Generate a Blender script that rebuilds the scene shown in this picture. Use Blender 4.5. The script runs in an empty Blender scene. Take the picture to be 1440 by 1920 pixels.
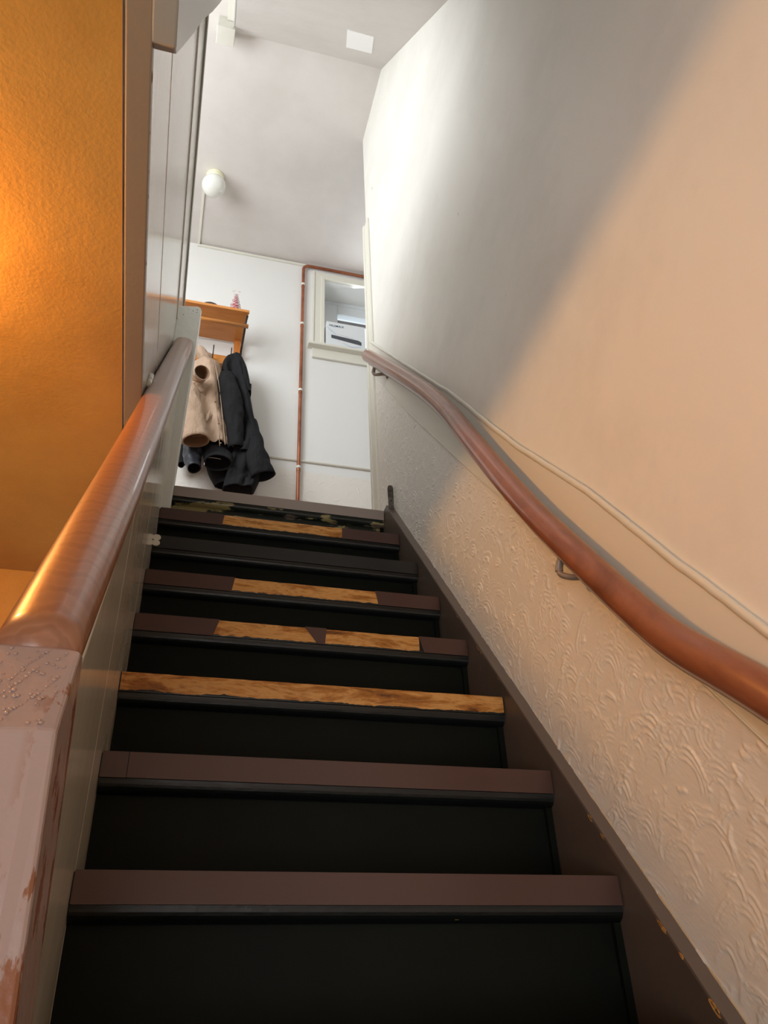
import bpy, bmesh, math, random
import numpy as np
from mathutils import Vector, Matrix, noise as mnoise
random.seed(4); rng = np.random.default_rng(4)

# ------------------------------------------------------------------ camera, world, lights, exposure
C = bpy.context.scene.collection
PITCH, YAW, ROLL, FPX = 0.59551, 0.28801, -0.04377, 1502.47
cp, sp, cy, sy, cr, sr = (math.cos(PITCH), math.sin(PITCH), math.cos(YAW), math.sin(YAW), math.cos(ROLL), math.sin(ROLL))
FW = Vector((sy*cp, cy*cp, sp)); RT0 = Vector((cy, -sy, 0)); UP0 = RT0.cross(FW)
RT = cr*RT0 + sr*UP0; UP = -sr*RT0 + cr*UP0
cam = bpy.data.cameras.new('camera'); camo = bpy.data.objects.new('camera', cam); C.objects.link(camo)
camo.matrix_world = Matrix(((RT.x, UP.x, -FW.x, 0), (RT.y, UP.y, -FW.y, 0), (RT.z, UP.z, -FW.z, 0), (0, 0, 0, 1)))
cam.sensor_width = 36; cam.sensor_fit = 'AUTO'; cam.lens = FPX/1920*36; cam.clip_start = 0.02
S = bpy.context.scene; S.camera = camo
S.view_settings.view_transform = 'Standard'; S.view_settings.look = 'None'
S.view_settings.gamma = 1; S.view_settings.use_curve_mapping = False
S.view_settings.exposure = 0.7
w = bpy.data.worlds.new('world'); S.world = w; w.use_nodes = True
w.node_tree.nodes['Background'].inputs[0].default_value = (0.86, 0.93, 1.0, 1)
w.node_tree.nodes['Background'].inputs[1].default_value = 1.6

def area(name, loc, direction, sx, sy_, power, col, spread=math.pi):
    l = bpy.data.lights.new(name, 'AREA'); l.shape = 'RECTANGLE'; l.size = sx; l.size_y = sy_
    l.energy = power; l.color = col; l.spread = spread
    o = bpy.data.objects.new(name, l); C.objects.link(o); o.location = loc
    o.rotation_euler = Vector(direction).to_track_quat('-Z', 'Y').to_euler()
    return o
# daylight at the two window openings of the landing and the skylight over the stairwell
area('window_daylight', (-1.30, 2.05, 3.68), (1, 0.5, -0.1), 1.2, 1.35, 27, (0.93, 0.97, 1.0))
area('back_window_daylight', (1.35, 3.70, 4.42), (-0.25, -1, 0.0), 0.8, 0.5, 2.2, (0.93, 0.97, 1.0))
area('skylight_daylight', (-0.62, 1.3, 5.6), (0.25, 0.1, -1), 0.8, 1.2, 16, (0.95, 0.98, 1.0))
area('hall_fill_light', (-0.75, -1.52, -0.45), (0.35, 0.62, 1.0), 1.3, 1.3, 15, (1.0, 0.95, 0.91), math.radians(115))  # added fill behind the camera, tilted up to lift stairs and near wall
LAMP = Vector((-0.70, 1.16, 1.335)); LAMP_E = 190.0

# ------------------------------------------------------------------ helpers
def ray(x, y): return FW + RT*((x-720)/FPX) - UP*((y-960)/FPX)
def on(ax, val, x, y):
    d = ray(x, y); return d*(val/d[ax])
def onX(v, x, y): return on(0, v, x, y)
def onY(v, x, y): return on(1, v, x, y)
def onZ(v, x, y): return on(2, v, x, y)
def lin(c):
    return tuple((v/255/12.92 if v/255 <= .04045 else ((v/255+.055)/1.055)**2.4) for v in c) + (1,)
def mesh(name, verts, faces, mats=None, parent=None, smooth=False, **props):
    me = bpy.data.meshes.new(name); me.from_pydata([tuple(v) for v in verts], [], faces); me.update()
    return link(name, me, mats, parent, smooth, **props)
def link(name, me, mats=None, parent=None, smooth=False, **props):
    o = bpy.data.objects.new(name, me); C.objects.link(o)
    if mats is not None:
        for m in (mats if isinstance(mats, (list, tuple)) else [mats]): me.materials.append(m)
    if smooth: me.polygons.foreach_set('use_smooth', [True]*len(me.polygons))
    if parent is not None: o.parent = parent
    for k, v in props.items(): o[k] = v
    return o
def from_bm(name, bm, mats, parent=None, smooth=False, **props):
    bmesh.ops.recalc_face_normals(bm, faces=bm.faces)
    me = bpy.data.meshes.new(name); bm.to_mesh(me); bm.free()
    return link(name, me, mats, parent, smooth, **props)
def add_box(bm, a, b, bev=0.0):
    x0, y0, z0 = a; x1, y1, z1 = b
    t = bmesh.new()
    r_ = bmesh.ops.create_cube(t, size=1)
    for v in t.verts: v.co = Vector(((x0+x1)/2+v.co.x*(x1-x0), (y0+y1)/2+v.co.y*(y1-y0), (z0+z1)/2+v.co.z*(z1-z0)))
    if bev: bmesh.ops.bevel(t, geom=t.edges[:], offset=bev, segments=2, affect='EDGES', profile=.5)
    merge(bm, t)
def merge(bm, t):
    m = bpy.data.meshes.new('tmp'); t.to_mesh(m); t.free(); bm.from_mesh(m); bpy.data.meshes.remove(m)
def box(name, a, b, mat, parent=None, bev=0.0, **props):
    bm = bmesh.new(); add_box(bm, a, b, bev); return from_bm(name, bm, mat, parent, **props)
def add_prism(bm, pts, axis, lo, hi, bev=0.0):
    """pts 2-D in the other two axes (in order), extruded along axis."""
    t = bmesh.new()
    def P(p, v):
        q = [0, 0, 0]; o_ = [i for i in range(3) if i != axis]; q[axis] = v; q[o_[0]] = p[0]; q[o_[1]] = p[1]; return q
    A = [t.verts.new(P(p, lo)) for p in pts]; B = [t.verts.new(P(p, hi)) for p in pts]
    t.faces.new(A); t.faces.new(B[::-1]); n = len(pts)
    for i in range(n): t.faces.new([A[i], B[i], B[(i+1) % n], A[(i+1) % n]])
    bmesh.ops.recalc_face_normals(t, faces=t.faces)
    if bev: bmesh.ops.bevel(t, geom=t.edges[:], offset=bev, segments=2, affect='EDGES', profile=.5)
    merge(bm, t)
def prism(name, pts, axis, lo, hi, mat, parent=None, bev=0.0, **props):
    bm = bmesh.new(); add_prism(bm, pts, axis, lo, hi, bev); return from_bm(name, bm, mat, parent, **props)
def spline(pts, n):
    pts = [Vector(p) for p in pts]; out = []
    P = [pts[0]*2-pts[1]] + pts + [pts[-1]*2-pts[-2]]
    for i in range(len(pts)-1):
        a, b, c, d = P[i:i+4]
        for k in range(n):
            t = k/n
            out.append(.5*((2*b)+(-a+c)*t+(2*a-5*b+4*c-d)*t*t+(-a+3*b-3*c+d)*t**3))
    out.append(pts[-1]); return out
def add_tube(bm, path, rad, seg=12, up=Vector((0, 0, 1)), cap=True, prof=None):
    """rad: number, (a,b) or list per point; a sideways, b along the up-ish normal."""
    rings = []; n = len(path); path = [Vector(p) for p in path]
    for i, p in enumerate(path):
        d = (path[min(i+1, n-1)]-path[max(i-1, 0)]).normalized()
        s = d.cross(up)
        s = Vector((1, 0, 0)) if s.length < 1e-4 else s.normalized()
        u = s.cross(d).normalized()
        r_ = rad[i] if isinstance(rad, list) else rad
        a, b = r_ if isinstance(r_, (tuple, list)) else (r_, r_)
        rings.append([bm.verts.new(p+s*a*math.cos(2*math.pi*k/seg)+u*b*math.sin(2*math.pi*k/seg)) for k in range(seg)])
    for i in range(n-1):
        for k in range(seg): bm.faces.new([rings[i][k], rings[i][(k+1) % seg], rings[i+1][(k+1) % seg], rings[i+1][k]])
    if cap: bm.faces.new(rings[0][::-1]); bm.faces.new(rings[-1])
    return rings
def tube(name, path, rad, mat, parent=None, seg=12, up=Vector((0, 0, 1)), **props):
    bm = bmesh.new(); add_tube(bm, path, rad, seg, up); return from_bm(name, bm, mat, parent, smooth=True, **props)
def empty(name, loc, label, cat, group=None):
    o = bpy.data.objects.new(name, None); C.objects.link(o); o.location = loc; o.empty_display_size = .05
    o['label'] = label; o['category'] = cat
    if group: o['group'] = group
    return o
def adopt(root):
    bpy.context.view_layer.update()
    def rec(o, base):
        for ch in o.children:
            pass
    for ch in root.children: ch.matrix_parent_inverse = root.matrix_world.inverted()

# ------------------------------------------------------------------ materials
def mat(name, col, rough=.5, bump=None, spec=.5, metal=0, coat=0, vary=None, build=None):
    m = bpy.data.materials.new(name); m.use_nodes = True; nt = m.node_tree; b = nt.nodes['Principled BSDF']
    b.inputs['Base Color'].default_value = col if len(col) == 4 else lin(col)
    b.inputs['Roughness'].default_value = rough; b.inputs['Metallic'].default_value = metal
    b.inputs['Specular IOR Level'].default_value = spec; b.inputs['Coat Weight'].default_value = coat
    tc = nt.nodes.new('ShaderNodeTexCoord')
    def nz(scale, detail=4, rough_=.55, stretch=None, dist=0):
        n = nt.nodes.new('ShaderNodeTexNoise'); n.inputs['Scale'].default_value = scale
        n.inputs['Detail'].default_value = detail; n.inputs['Roughness'].default_value = rough_; n.inputs['Distortion'].default_value = dist
        if stretch:
            mp = nt.nodes.new('ShaderNodeMapping'); mp.inputs['Scale'].default_value = stretch
            nt.links.new(tc.outputs['Object'], mp.inputs[0]); nt.links.new(mp.outputs[0], n.inputs['Vector'])
        else: nt.links.new(tc.outputs['Object'], n.inputs['Vector'])
        return n
    def ramp(src, stops):
        r_ = nt.nodes.new('ShaderNodeValToRGB'); e = r_.color_ramp.elements
        while len(e) < len(stops): e.new(.5)
        for k, (p_, c_) in enumerate(stops): e[k].position = p_; e[k].color = c_ if len(c_) == 4 else lin(c_)
        nt.links.new(src, r_.inputs[0]); return r_
    def mix(fac, a, b_):
        n = nt.nodes.new('ShaderNodeMix'); n.data_type = 'RGBA'
        if isinstance(fac, float): n.inputs[0].default_value = fac
        else: nt.links.new(fac, n.inputs[0])
        for s_, v in ((6, a), (7, b_)):
            if isinstance(v, tuple): n.inputs[s_].default_value = v if len(v) == 4 else lin(v)
            else: nt.links.new(v, n.inputs[s_])
        return n.outputs[2]
    H = dict(nt=nt, b=b, tc=tc, nz=nz, ramp=ramp, mix=mix)
    if vary:   # (scale, dark colour) soft blotches
        n = nz(vary[0], 5, .6); r_ = ramp(n.outputs[0], [(.35, vary[1]), (.62, col)])
        nt.links.new(r_.outputs[0], b.inputs['Base Color'])
    if bump:   # list of (scale, strength, distance[, stretch])
        prev = None
        for bb in bump:
            n = nz(bb[0], 4, .55, bb[3] if len(bb) > 3 else None)
            bn = nt.nodes.new('ShaderNodeBump'); bn.inputs['Strength'].default_value = bb[1]; bn.inputs['Distance'].default_value = bb[2]
            nt.links.new(n.outputs[0], bn.inputs['Height'])
            if prev: nt.links.new(prev, bn.inputs['Normal'])
            prev = bn.outputs[0]
        nt.links.new(prev, b.inputs['Normal'])
    if build: build(H)
    return m
BK, WH = (0, 0, 0, 1), (1, 1, 1, 1)
def speck(H, base, col, scale, lo, hi, stretch=None, extra=None):
    """chips: col where noise > threshold"""
    n = H['nz'](scale, 6, .65, stretch); r_ = H['ramp'](n.outputs[0], [(lo, BK), (hi, WH)])
    f = r_.outputs[0]
    if extra is not None:
        mu = H['nt'].nodes.new('ShaderNodeMath'); mu.operation = 'MULTIPLY'
        H['nt'].links.new(f, mu.inputs[0]); H['nt'].links.new(extra, mu.inputs[1]); f = mu.outputs[0]
    return H['mix'](f, base, col)
def zband(H, axis, lo, hi, inv=False):
    sx = H['nt'].nodes.new('ShaderNodeSeparateXYZ'); H['nt'].links.new(H['tc'].outputs['Object'], sx.inputs[0])
    mr = H['nt'].nodes.new('ShaderNodeMapRange'); mr.inputs[1].default_value = lo; mr.inputs[2].default_value = hi
    mr.inputs[3].default_value = 1 if inv else 0; mr.inputs[4].default_value = 0 if inv else 1
    H['nt'].links.new(sx.outputs[axis], mr.inputs[0]); return mr.outputs[0]

M = {}
def wallmat(H):
    c = speck(H, (234, 231, 223), (222, 218, 210), 2.2, .45, .75)
    c = speck(H, c, (168, 160, 150), 9, .72, .74, (1, 1, .35))
    H['nt'].links.new(c, H['b'].inputs['Base Color'])
M['wall'] = mat('painted_plaster', (234, 231, 223), .42, bump=[(1.6, .5, .03), (60, .12, .004)], build=wallmat)
M['wall_land'] = mat('landing_plaster', (228, 227, 223), .5, bump=[(2.2, .3, .02), (60, .1, .004)])
M['ceil'] = mat('ceiling_plaster', (214, 208, 203), .6, bump=[(3, .25, .02), (45, .12, .004)], vary=(3.0, lin((206, 200, 194))))
M['paper'] = mat('embossed_paper', (230, 225, 216), .42, bump=[(260, .15, .001)])
M['gloss_white'] = mat('cream_gloss_paint', (214, 211, 200), .22, bump=[(14, .1, .006)], vary=(4, lin((205, 201, 189))))
M['casing'] = mat('casing_paint', (222, 219, 206), .35, bump=[(20, .15, .004)])
def soff(H):
    c = speck(H, (192, 142, 68), (178, 128, 58), 3, .4, .7)
    H['nt'].links.new(c, H['b'].inputs['Base Color'])
M['soffit'] = mat('ochre_emulsion', (192, 142, 68), .33, bump=[(120, .25, .004), (9, .25, .010)], build=soff)
M['soffit_trim'] = mat('brown_trim_paint', (140, 122, 100), .45, bump=[(30, .2, .004)])
def fasc(H):
    c = speck(H, (226, 222, 214), (120, 84, 66), 26, .50, .56, (.6, .45, 1), zband(H, 2, 1.39, 1.43, True))
    c = speck(H, c, (150, 132, 118), 16, .60, .66, (1, .5, 1.2), zband(H, 2, 1.39, 1.55, True))
    H['nt'].links.new(c, H['b'].inputs['Base Color'])
M['fascia'] = mat('old_gloss_boards', (226, 222, 214), .13, bump=[(9, .25, .006, (1, .5, 2.2))], build=fasc)
M['board'] = mat('balustrade_gloss', (212, 207, 192), .12, bump=[(6, .22, .008, (1, 1, .25)), (70, .05, .001)])
M['cap'] = mat('partition_cap_paint', (150, 146, 134), .3)
def pnew(H):
    c = speck(H, (160, 138, 130), (132, 84, 58), 22, .53, .555, (1, 1, .35), zband(H, 0, -.100, -.078))
    H['nt'].links.new(c, H['b'].inputs['Base Color'])
M['newel'] = mat('newel_gloss', (160, 138, 130), .25, bump=[(60, .2, .003), (12, .3, .01)], build=pnew)
M['newel_up'] = mat('newel_white', (226, 228, 222), .28, bump=[(30, .3, .006)],
    build=lambda H: H['nt'].links.new(speck(H, (226, 228, 222), (120, 90, 80), 30, .66, .68, (1, 1, .5)), H['b'].inputs['Base Color']))
def wood(name, c1, c2, rough, coat, sc=1.0, stretch=(8, .6, .6), worn=None):
    def bld(H):
        n = H['nz'](7*sc, 8, .62, stretch, .6); r_ = H['ramp'](n.outputs[0], [(.30, c2), (.5, c1), (.72, c2)])
        c = r_.outputs[0]
        if worn: c = speck(H, c, worn, 5, .5, .62)
        H['nt'].links.new(c, H['b'].inputs['Base Color'])
    return mat(name, c1, rough, coat=coat, bump=[(40, .12, .002, (3, .4, .4))], build=bld)
M['rail_wall'] = wood('mahogany_varnish', (150, 92, 62), (112, 62, 38), .3, .35, 1.2, (3, .5, .5))
def lr(H):
    wv = H['nt'].nodes.new('ShaderNodeTexWave'); wv.wave_type = 'RINGS'; wv.inputs['Scale'].default_value = 9; wv.inputs['Distortion'].default_value = 5
    wv.inputs['Detail'].default_value = 3; wv.inputs['Detail Scale'].default_value = 1.2
    mp = H['nt'].nodes.new('ShaderNodeMapping'); mp.inputs['Scale'].default_value = (3, .8, .8)
    H['nt'].links.new(H['tc'].outputs['Object'], mp.inputs[0]); H['nt'].links.new(mp.outputs[0], wv.inputs[0])
    r_ = H['ramp'](wv.outputs[1], [(.1, (138, 92, 66)), (.6, (144, 98, 73)), (.95, (130, 85, 60))])
    H['nt'].links.new(r_.outputs[0], H['b'].inputs['Base Color'])
M['rail_left'] = mat('chestnut_varnish', (170, 120, 92), .36, coat=.25, bump=[(30, .12, .003, (2, .5, .5))], build=lr)
def ris(H):
    c = speck(H, (11, 16, 13), (16, 20, 12), 5, .4, .7)
    H['nt'].links.new(c, H['b'].inputs['Base Color'])
M['riser'] = mat('bottle_green_paint', (11, 16, 13), .6, bump=[(30, .2, .003)], build=ris, spec=.14)
M['tread'] = mat('dark_tread_paint', (11, 16, 14), .38, bump=[(25, .3, .004)])
def cov(H):
    c = speck(H, (9, 15, 14), (150, 120, 70), 9, .71, .72, (1, 4, 4))
    H['nt'].links.new(c, H['b'].inputs['Base Color'])
M['cove'] = mat('cove_paint', (9, 15, 14), .38, bump=[(35, .5, .004, (.5, 1, 1))], build=cov)
def ptop(H):
    c = speck(H, (24, 30, 24), (150, 138, 92), 5.5, .56, .575, (1, 3, 3))
    c = speck(H, c, (98, 84, 74), 7, .60, .62, (1.2, 3, 3))
    H['nt'].links.new(c, H['b'].inputs['Base Color'])
M['peel'] = mat('peeling_green_paint', (24, 30, 24), .35, bump=[(7, .8, .006, (1, 3, 3))], build=ptop)
M['strip'] = mat('brown_vinyl', (80, 58, 53), .33, bump=[(20, .1, .003)])
M['strip_dark'] = mat('painted_over_vinyl', (44, 44, 44), .28, bump=[(9, .3, .004)])
M['strip_top'] = mat('greyed_vinyl', (150, 138, 130), .4, bump=[(20, .1, .003)])
def bare(H):
    n = H['nz'](16, 9, .7, (.45, 2, 2.4), .4); r_ = H['ramp'](n.outputs[0], [(.30, (92, 50, 16)), (.43, (172, 110, 40)), (.52, (214, 160, 92)), (.60, (190, 128, 52)), (.70, (120, 68, 24))])
    H['nt'].links.new(r_.outputs[0], H['b'].inputs['Base Color'])
M['bare'] = mat('bare_worn_wood', (170, 110, 50), .5, bump=[(30, .6, .004, (.4, 2, 2))], build=bare)
def strg(H):
    c = speck(H, (92, 78, 68), (82, 70, 60), 4, .4, .7)
    c = speck(H, c, (190, 150, 90), 17, .70, .71, (1, 1, 1))
    H['nt'].links.new(c, H['b'].inputs['Base Color'])
M['stringer'] = mat('brown_stringer_paint', (92, 78, 68), .4, bump=[(20, .25, .004)], build=strg)
M['stringer_cap'] = mat('grey_brown_cap_paint', (112, 100, 92), .4, bump=[(20, .2, .004)])
M['plaster_edge'] = mat('chipped_filler', (198, 176, 138), .7, bump=[(60, .8, .006)])
M['copper'] = mat('aged_copper', (176, 112, 82), .38, metal=.65, vary=(9, lin((140, 84, 60))))
M['clip'] = mat('cream_plastic', (232, 230, 220), .4)
M['iron'] = mat('greyish_painted_iron', (140, 124, 112), .4, bump=[(60, .3, .003)])
M['pine'] = wood('orange_pine', (206, 138, 72), (188, 118, 56), .38, .2, .9, (.5, 3, 3))
M['pine2'] = wood('orange_pine_side', (206, 128, 64), (184, 108, 48), .38, .2, .9, (3, 3, .5))
M['black'] = mat('black_cloth', (29, 29, 31), .85, bump=[(40, .35, .004), (7, .9, .05, (1, 1, .4)), (300, .3, .001)], spec=.2)
M['black2'] = mat('black_lining', (22, 22, 24), .8, spec=.2)
M['navy'] = mat('navy_nylon', (22, 24, 34), .5, bump=[(30, .5, .006)])
M['beige'] = mat('khaki_canvas', (182, 156, 134), .8, bump=[(22, .5, .008), (8, .8, .04, (1, 1, .45)), (260, .25, .001)], spec=.2, vary=(6, lin((170, 144, 122))))
M['beige_in'] = mat('khaki_lining', (128, 98, 72), .8, bump=[(30, .5, .006)])
M['stitch'] = mat('pale_piping', (196, 196, 190), .6)
M['metal'] = mat('brass_button', (150, 132, 100), .3, metal=.9)
M['dark_metal'] = mat('blackened_iron', (62, 56, 54), .4, metal=.6)
M['latch'] = mat('worn_steel_latch', (118, 112, 108), .45, metal=.5, vary=(40, lin((70, 60, 56))))
M['globe'] = mat('opal_glass', (226, 226, 218), .12, coat=.5)
M['holder'] = mat('ivory_lamp_gallery', (238, 234, 200), .4)
M['upvc'] = mat('white_plastic_frame', (214, 218, 220), .3)
M['carton'] = mat('white_printed_carton', (222, 226, 228), .35)
M['print_dark'] = mat('dark_print', (70, 74, 80), .4)
M['print_text'] = mat('grey_blue_print', (74, 92, 112), .4)
M['print_blue'] = mat('pale_blue_print', (160, 186, 212), .4)
M['red'] = mat('red_tinsel', (190, 30, 60), .3, coat=.4)
M['wire'] = mat('white_wire', (228, 216, 214), .3)
M['brick'] = mat('pink_brick', (224, 176, 160), .8)
M['mortar'] = mat('pale_mortar', (214, 204, 196), .9)
M['outside_wall'] = mat('pale_render', (225, 228, 230), .8)
M['floor'] = mat('hall_floor', (110, 84, 62), .5)
M['floorboard'] = wood('landing_boards', (150, 100, 66), (126, 80, 50), .5, .1, 1, (.5, 5, 5))
M['felt'] = mat('dark_felt', (58, 46, 42), .9)
M['pad'] = mat('white_pad', (226, 226, 218), .4)
m = bpy.data.materials.new('warm_opal_glow'); m.use_nodes = True; nt = m.node_tree; nt.nodes.clear()
e_ = nt.nodes.new('ShaderNodeEmission'); e_.inputs[0].default_value = (1, .48, .14, 1); e_.inputs[1].default_value = LAMP_E
o_ = nt.nodes.new('ShaderNodeOutputMaterial'); nt.links.new(e_.outputs[0], o_.inputs[0]); M['glow'] = m
m = bpy.data.materials.new('window_glass'); m.use_nodes = True; nt = m.node_tree; nt.nodes.clear()
g_ = nt.nodes.new('ShaderNodeBsdfGlossy'); g_.inputs['Roughness'].default_value = .02
t_ = nt.nodes.new('ShaderNodeBsdfTransparent'); x_ = nt.nodes.new('ShaderNodeMixShader'); x_.inputs[0].default_value = .08
o_ = nt.nodes.new('ShaderNodeOutputMaterial'); nt.links.new(t_.outputs[0], x_.inputs[1]); nt.links.new(g_.outputs[0], x_.inputs[2]); nt.links.new(x_.outputs[0], o_.inputs[0]); M['glass'] = m

# ------------------------------------------------------------------ main dimensions (metres, camera lens at the origin)
XL, XR = -0.096, 0.754
Y0, Z0, RI, GO = 1.278, 0.2293, 0.22395, 0.18036
SL = RI/GO
XW = 0.784; ZC = 4.773; YB = 3.78; ZF = -1.34
YL, ZL = Y0+7*GO, Z0+7*RI
XF = -0.15; ZS = 1.39
def pz(y, h=0): return Z0+(y-Y0)*SL+h
ST = dict(kind='structure')

# ------------------------------------------------------------------ room shell
KY, KZ = 2.302, ZC                         # where the sloped ceiling turns level
SLC = 1.303
def cz(y): return ZC if y >= KY else KZ-(KY-y)*SLC
yend = KY-(KZ-ZS)/SLC                      # sloped ceiling comes down to the lower ceiling here
floor = box('floor', (-2.0, -1.6, ZF-.1), (.9, 2.7, ZF), M['floor'], **ST)
landing = box('floor', (-1.4, YL+.045, ZL-.30), (2.3, YB, ZL-.002), M['floorboard'], **ST)
# right stair wall
wr = prism('wall_right', [(-1.6, ZF), (2.757, ZF), (2.757, ZC), (KY, KZ), (yend, ZS), (-1.6, ZS)], 0, XW, XW+.12, M['wall'], **ST)
# wall at the back of the landing with the window hole
WX0, WX1, WZ0, WZ1 = onY(YB, 608, 527)[0], 1.42, onY(YB, 608, 640)[2], onY(YB, 608, 527)[2]
bm = bmesh.new()
add_box(bm, (-1.5, YB, ZL-.3), (WX0, YB+.34, ZC+.1)); add_box(bm, (WX1, YB, ZL-.3), (2.4, YB+.34, ZC+.1))
add_box(bm, (WX0, YB, ZL-.3), (WX1, YB+.34, WZ0)); add_box(bm, (WX0, YB, WZ1), (WX1, YB+.34, ZC+.1))
wb = from_bm('wall_back', bm, M['wall_land'], **ST)
# far right end wall of the landing, wall beyond the right stair wall
box('wall_right_landing', (2.3, 2.6, ZL-.3), (2.4, YB+.1, ZC+.1), M['wall_land'], **ST)
box('wall_front_landing', (XW+.1, 2.637, ZL-.3), (2.4, 2.757, ZC+.1), M['wall_land'], **ST)
# left wall of the landing / stairwell with an opening for daylight
bm = bmesh.new()
LX = -1.45
add_box(bm, (LX-.1, -.9, ZS+.1), (LX, 1.4, 6.2)); add_box(bm, (LX-.1, 2.7, ZS+.1), (LX, YB+.1, 6.2))
add_box(bm, (LX-.1, 1.4, ZS+.1), (LX, 2.7, 3.0)); add_box(bm, (LX-.1, 1.4, 4.35), (LX, 2.7, 6.2))
from_bm('wall_left_landing', bm, M['wall_land'], **ST)
# ceilings
bm = bmesh.new()
add_box(bm, (-.07, KY, ZC), (2.4, YB+.1, ZC+.1)); add_box(bm, (LX, 2.0, ZC), (-.07, YB+.1, ZC+.1))
ceil_top = from_bm('ceiling_landing', bm, M['ceil'], **ST)
prism('ceiling_slope', [(KY, KZ), (yend, ZS), (yend-.05, ZS+.07), (KY, KZ+.1)], 0, -.07, XW+.02, M['ceil'], **ST)
box('wall_stairwell_front', (LX, -.95, ZS+.1), (-.07, -.85, 6.2), M['wall_land'], **ST)
box('ceiling_stairwell', (LX, -.95, 6.2), (-.07, 2.1, 6.3), M['wall_land'], **ST)
box('wall_stairwell_back', (LX, 2.0, ZC), (-.07, 2.1, 6.2), M['wall_land'], **ST)
prism('wall_stairwell_right', [(-.95, ZS), (yend, ZS), (KY, KZ), (2.1, 6.2), (-.95, 6.2)], 0, -.075, -.07+.005, M['wall_land'], **ST)
# lower hall: ceiling (underside of the landing), walls
box('ceiling_lower', (-2.0, -1.6, ZS), (XF-.045, 2.60, ZS+.10), M['soffit'], **ST)
box('ceiling_lower_front', (XF-.045, -1.6, ZS), (XW, yend+.0, ZS+.1), M['wall'], **ST)
box('trim_1', (-.190, -.35, ZS-.010), (XF+.003, 2.56, ZS+.02), M['soffit_trim'], bev=.003, **ST)
box('wall_hall_back', (-2.0, 2.56, ZF), (-.14, 2.66, ZS), M['soffit'], **ST)
box('wall_hall_left', (-2.1, -1.6, ZF), (-2.0, 2.6, ZS), M['soffit'], **ST)
bm = bmesh.new()
add_box(bm, (-2.0, -1.7, ZF), (-1.4, -1.6, ZS)); add_box(bm, (-.1, -1.7, ZF), (.9, -1.6, ZS)); add_box(bm, (-1.4, -1.7, ZF), (-.1, -1.6, -1.15)); add_box(bm, (-1.4, -1.7, .25), (-.1, -1.6, ZS))
from_bm('wall_front', bm, M['wall'], **ST)  # opening in this unseen wall is made up for the added fill light
box('ground_outside', (-4, 4.2, ZF-.1), (9, 12, ZF), M['outside_wall'], **ST)

# ------------------------------------------------------------------ stairwell lining and partition over the soffit
part_root = box('wall_left', (XF-.040, -.84, ZS+.02), (XF-.004, 2.80, 3.06), M['fascia'], **ST)
box('board', (XF-.004, -.84, ZS+.002), (XF+.000, 2.80, 1.800), M['fascia'], part_root, bev=.0015)
box('board', (XF-.004, -.84, 1.806), (XF+.001, 2.80, 2.665), M['fascia'], part_root, bev=.0015)
prism('board', [(-.84, 2.668), (2.80, 2.668), (2.80, 3.02), (-.84, 3.02)], 0, XF-.004, XF+.006, M['fascia'], part_root, bev=.002)
box('trim', (XF-.045, -.84, 3.02), (XF+.014, 2.80, 3.062), M['cap'], part_root, bev=.004)
bm = bmesh.new(); pth = []; rad = []
for k in range(320):
    y = -.3+k*(1.60+.3)/319; q_ = .0016+.0035*max(0, mnoise.noise(Vector((0, y*38, 8))))+.002*max(0, mnoise.noise(Vector((0, y*110, 2))))
    pth.append((XF+.0005+.0015*mnoise.noise(Vector((0, y*25, 2))), y, ZS-.001)); rad.append((q_, q_))
add_tube(bm, pth, rad, 6); from_bm('chipped_edge', bm, mat('chipped_brown_edge', (112, 70, 48), .6, vary=(30, lin((60, 40, 34)))), part_root, smooth=False)
a_, b_ = onX(XF+.006, 284, 704), onX(XF+.006, 278, 724)
tube('hinge', [a_, a_.lerp(b_, .48), a_.lerp(b_, .5), a_.lerp(b_, .52), b_], [.0075, .0075, .0055, .0075, .0075], M['gloss_white'], part_root, 12)
# curved end of the upper flight's string, against the partition near the camera
prof = [(.68, 1.379), (.715, 1.380), (.735, 1.40), (.76, 1.46), (.80, 1.56), (.88, 1.76), (1.05, 2.20), (1.26, 2.70), (1.47, 3.22), (1.60, 3.55), (1.60, 3.75), (1.2, 3.75), (-.3, 2.0), (-.3, 1.379)]
prism('trim_2', prof, 0, XF+.0005, -.109, M['cap'], bev=.004, **ST)
# boxed stud end under the ceiling
bx = prism('beam', [(-.160, 4.655), (-.062, 4.655), (-.062, ZC+.02), (-.160, ZC+.02)], 1, 2.235, 2.33, M['gloss_white'], bev=.003, **ST)
box('trim', (-.112, 2.10, 4.74), (-.058, 2.234, 4.95), M['gloss_white'], bx, bev=.002)

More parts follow.
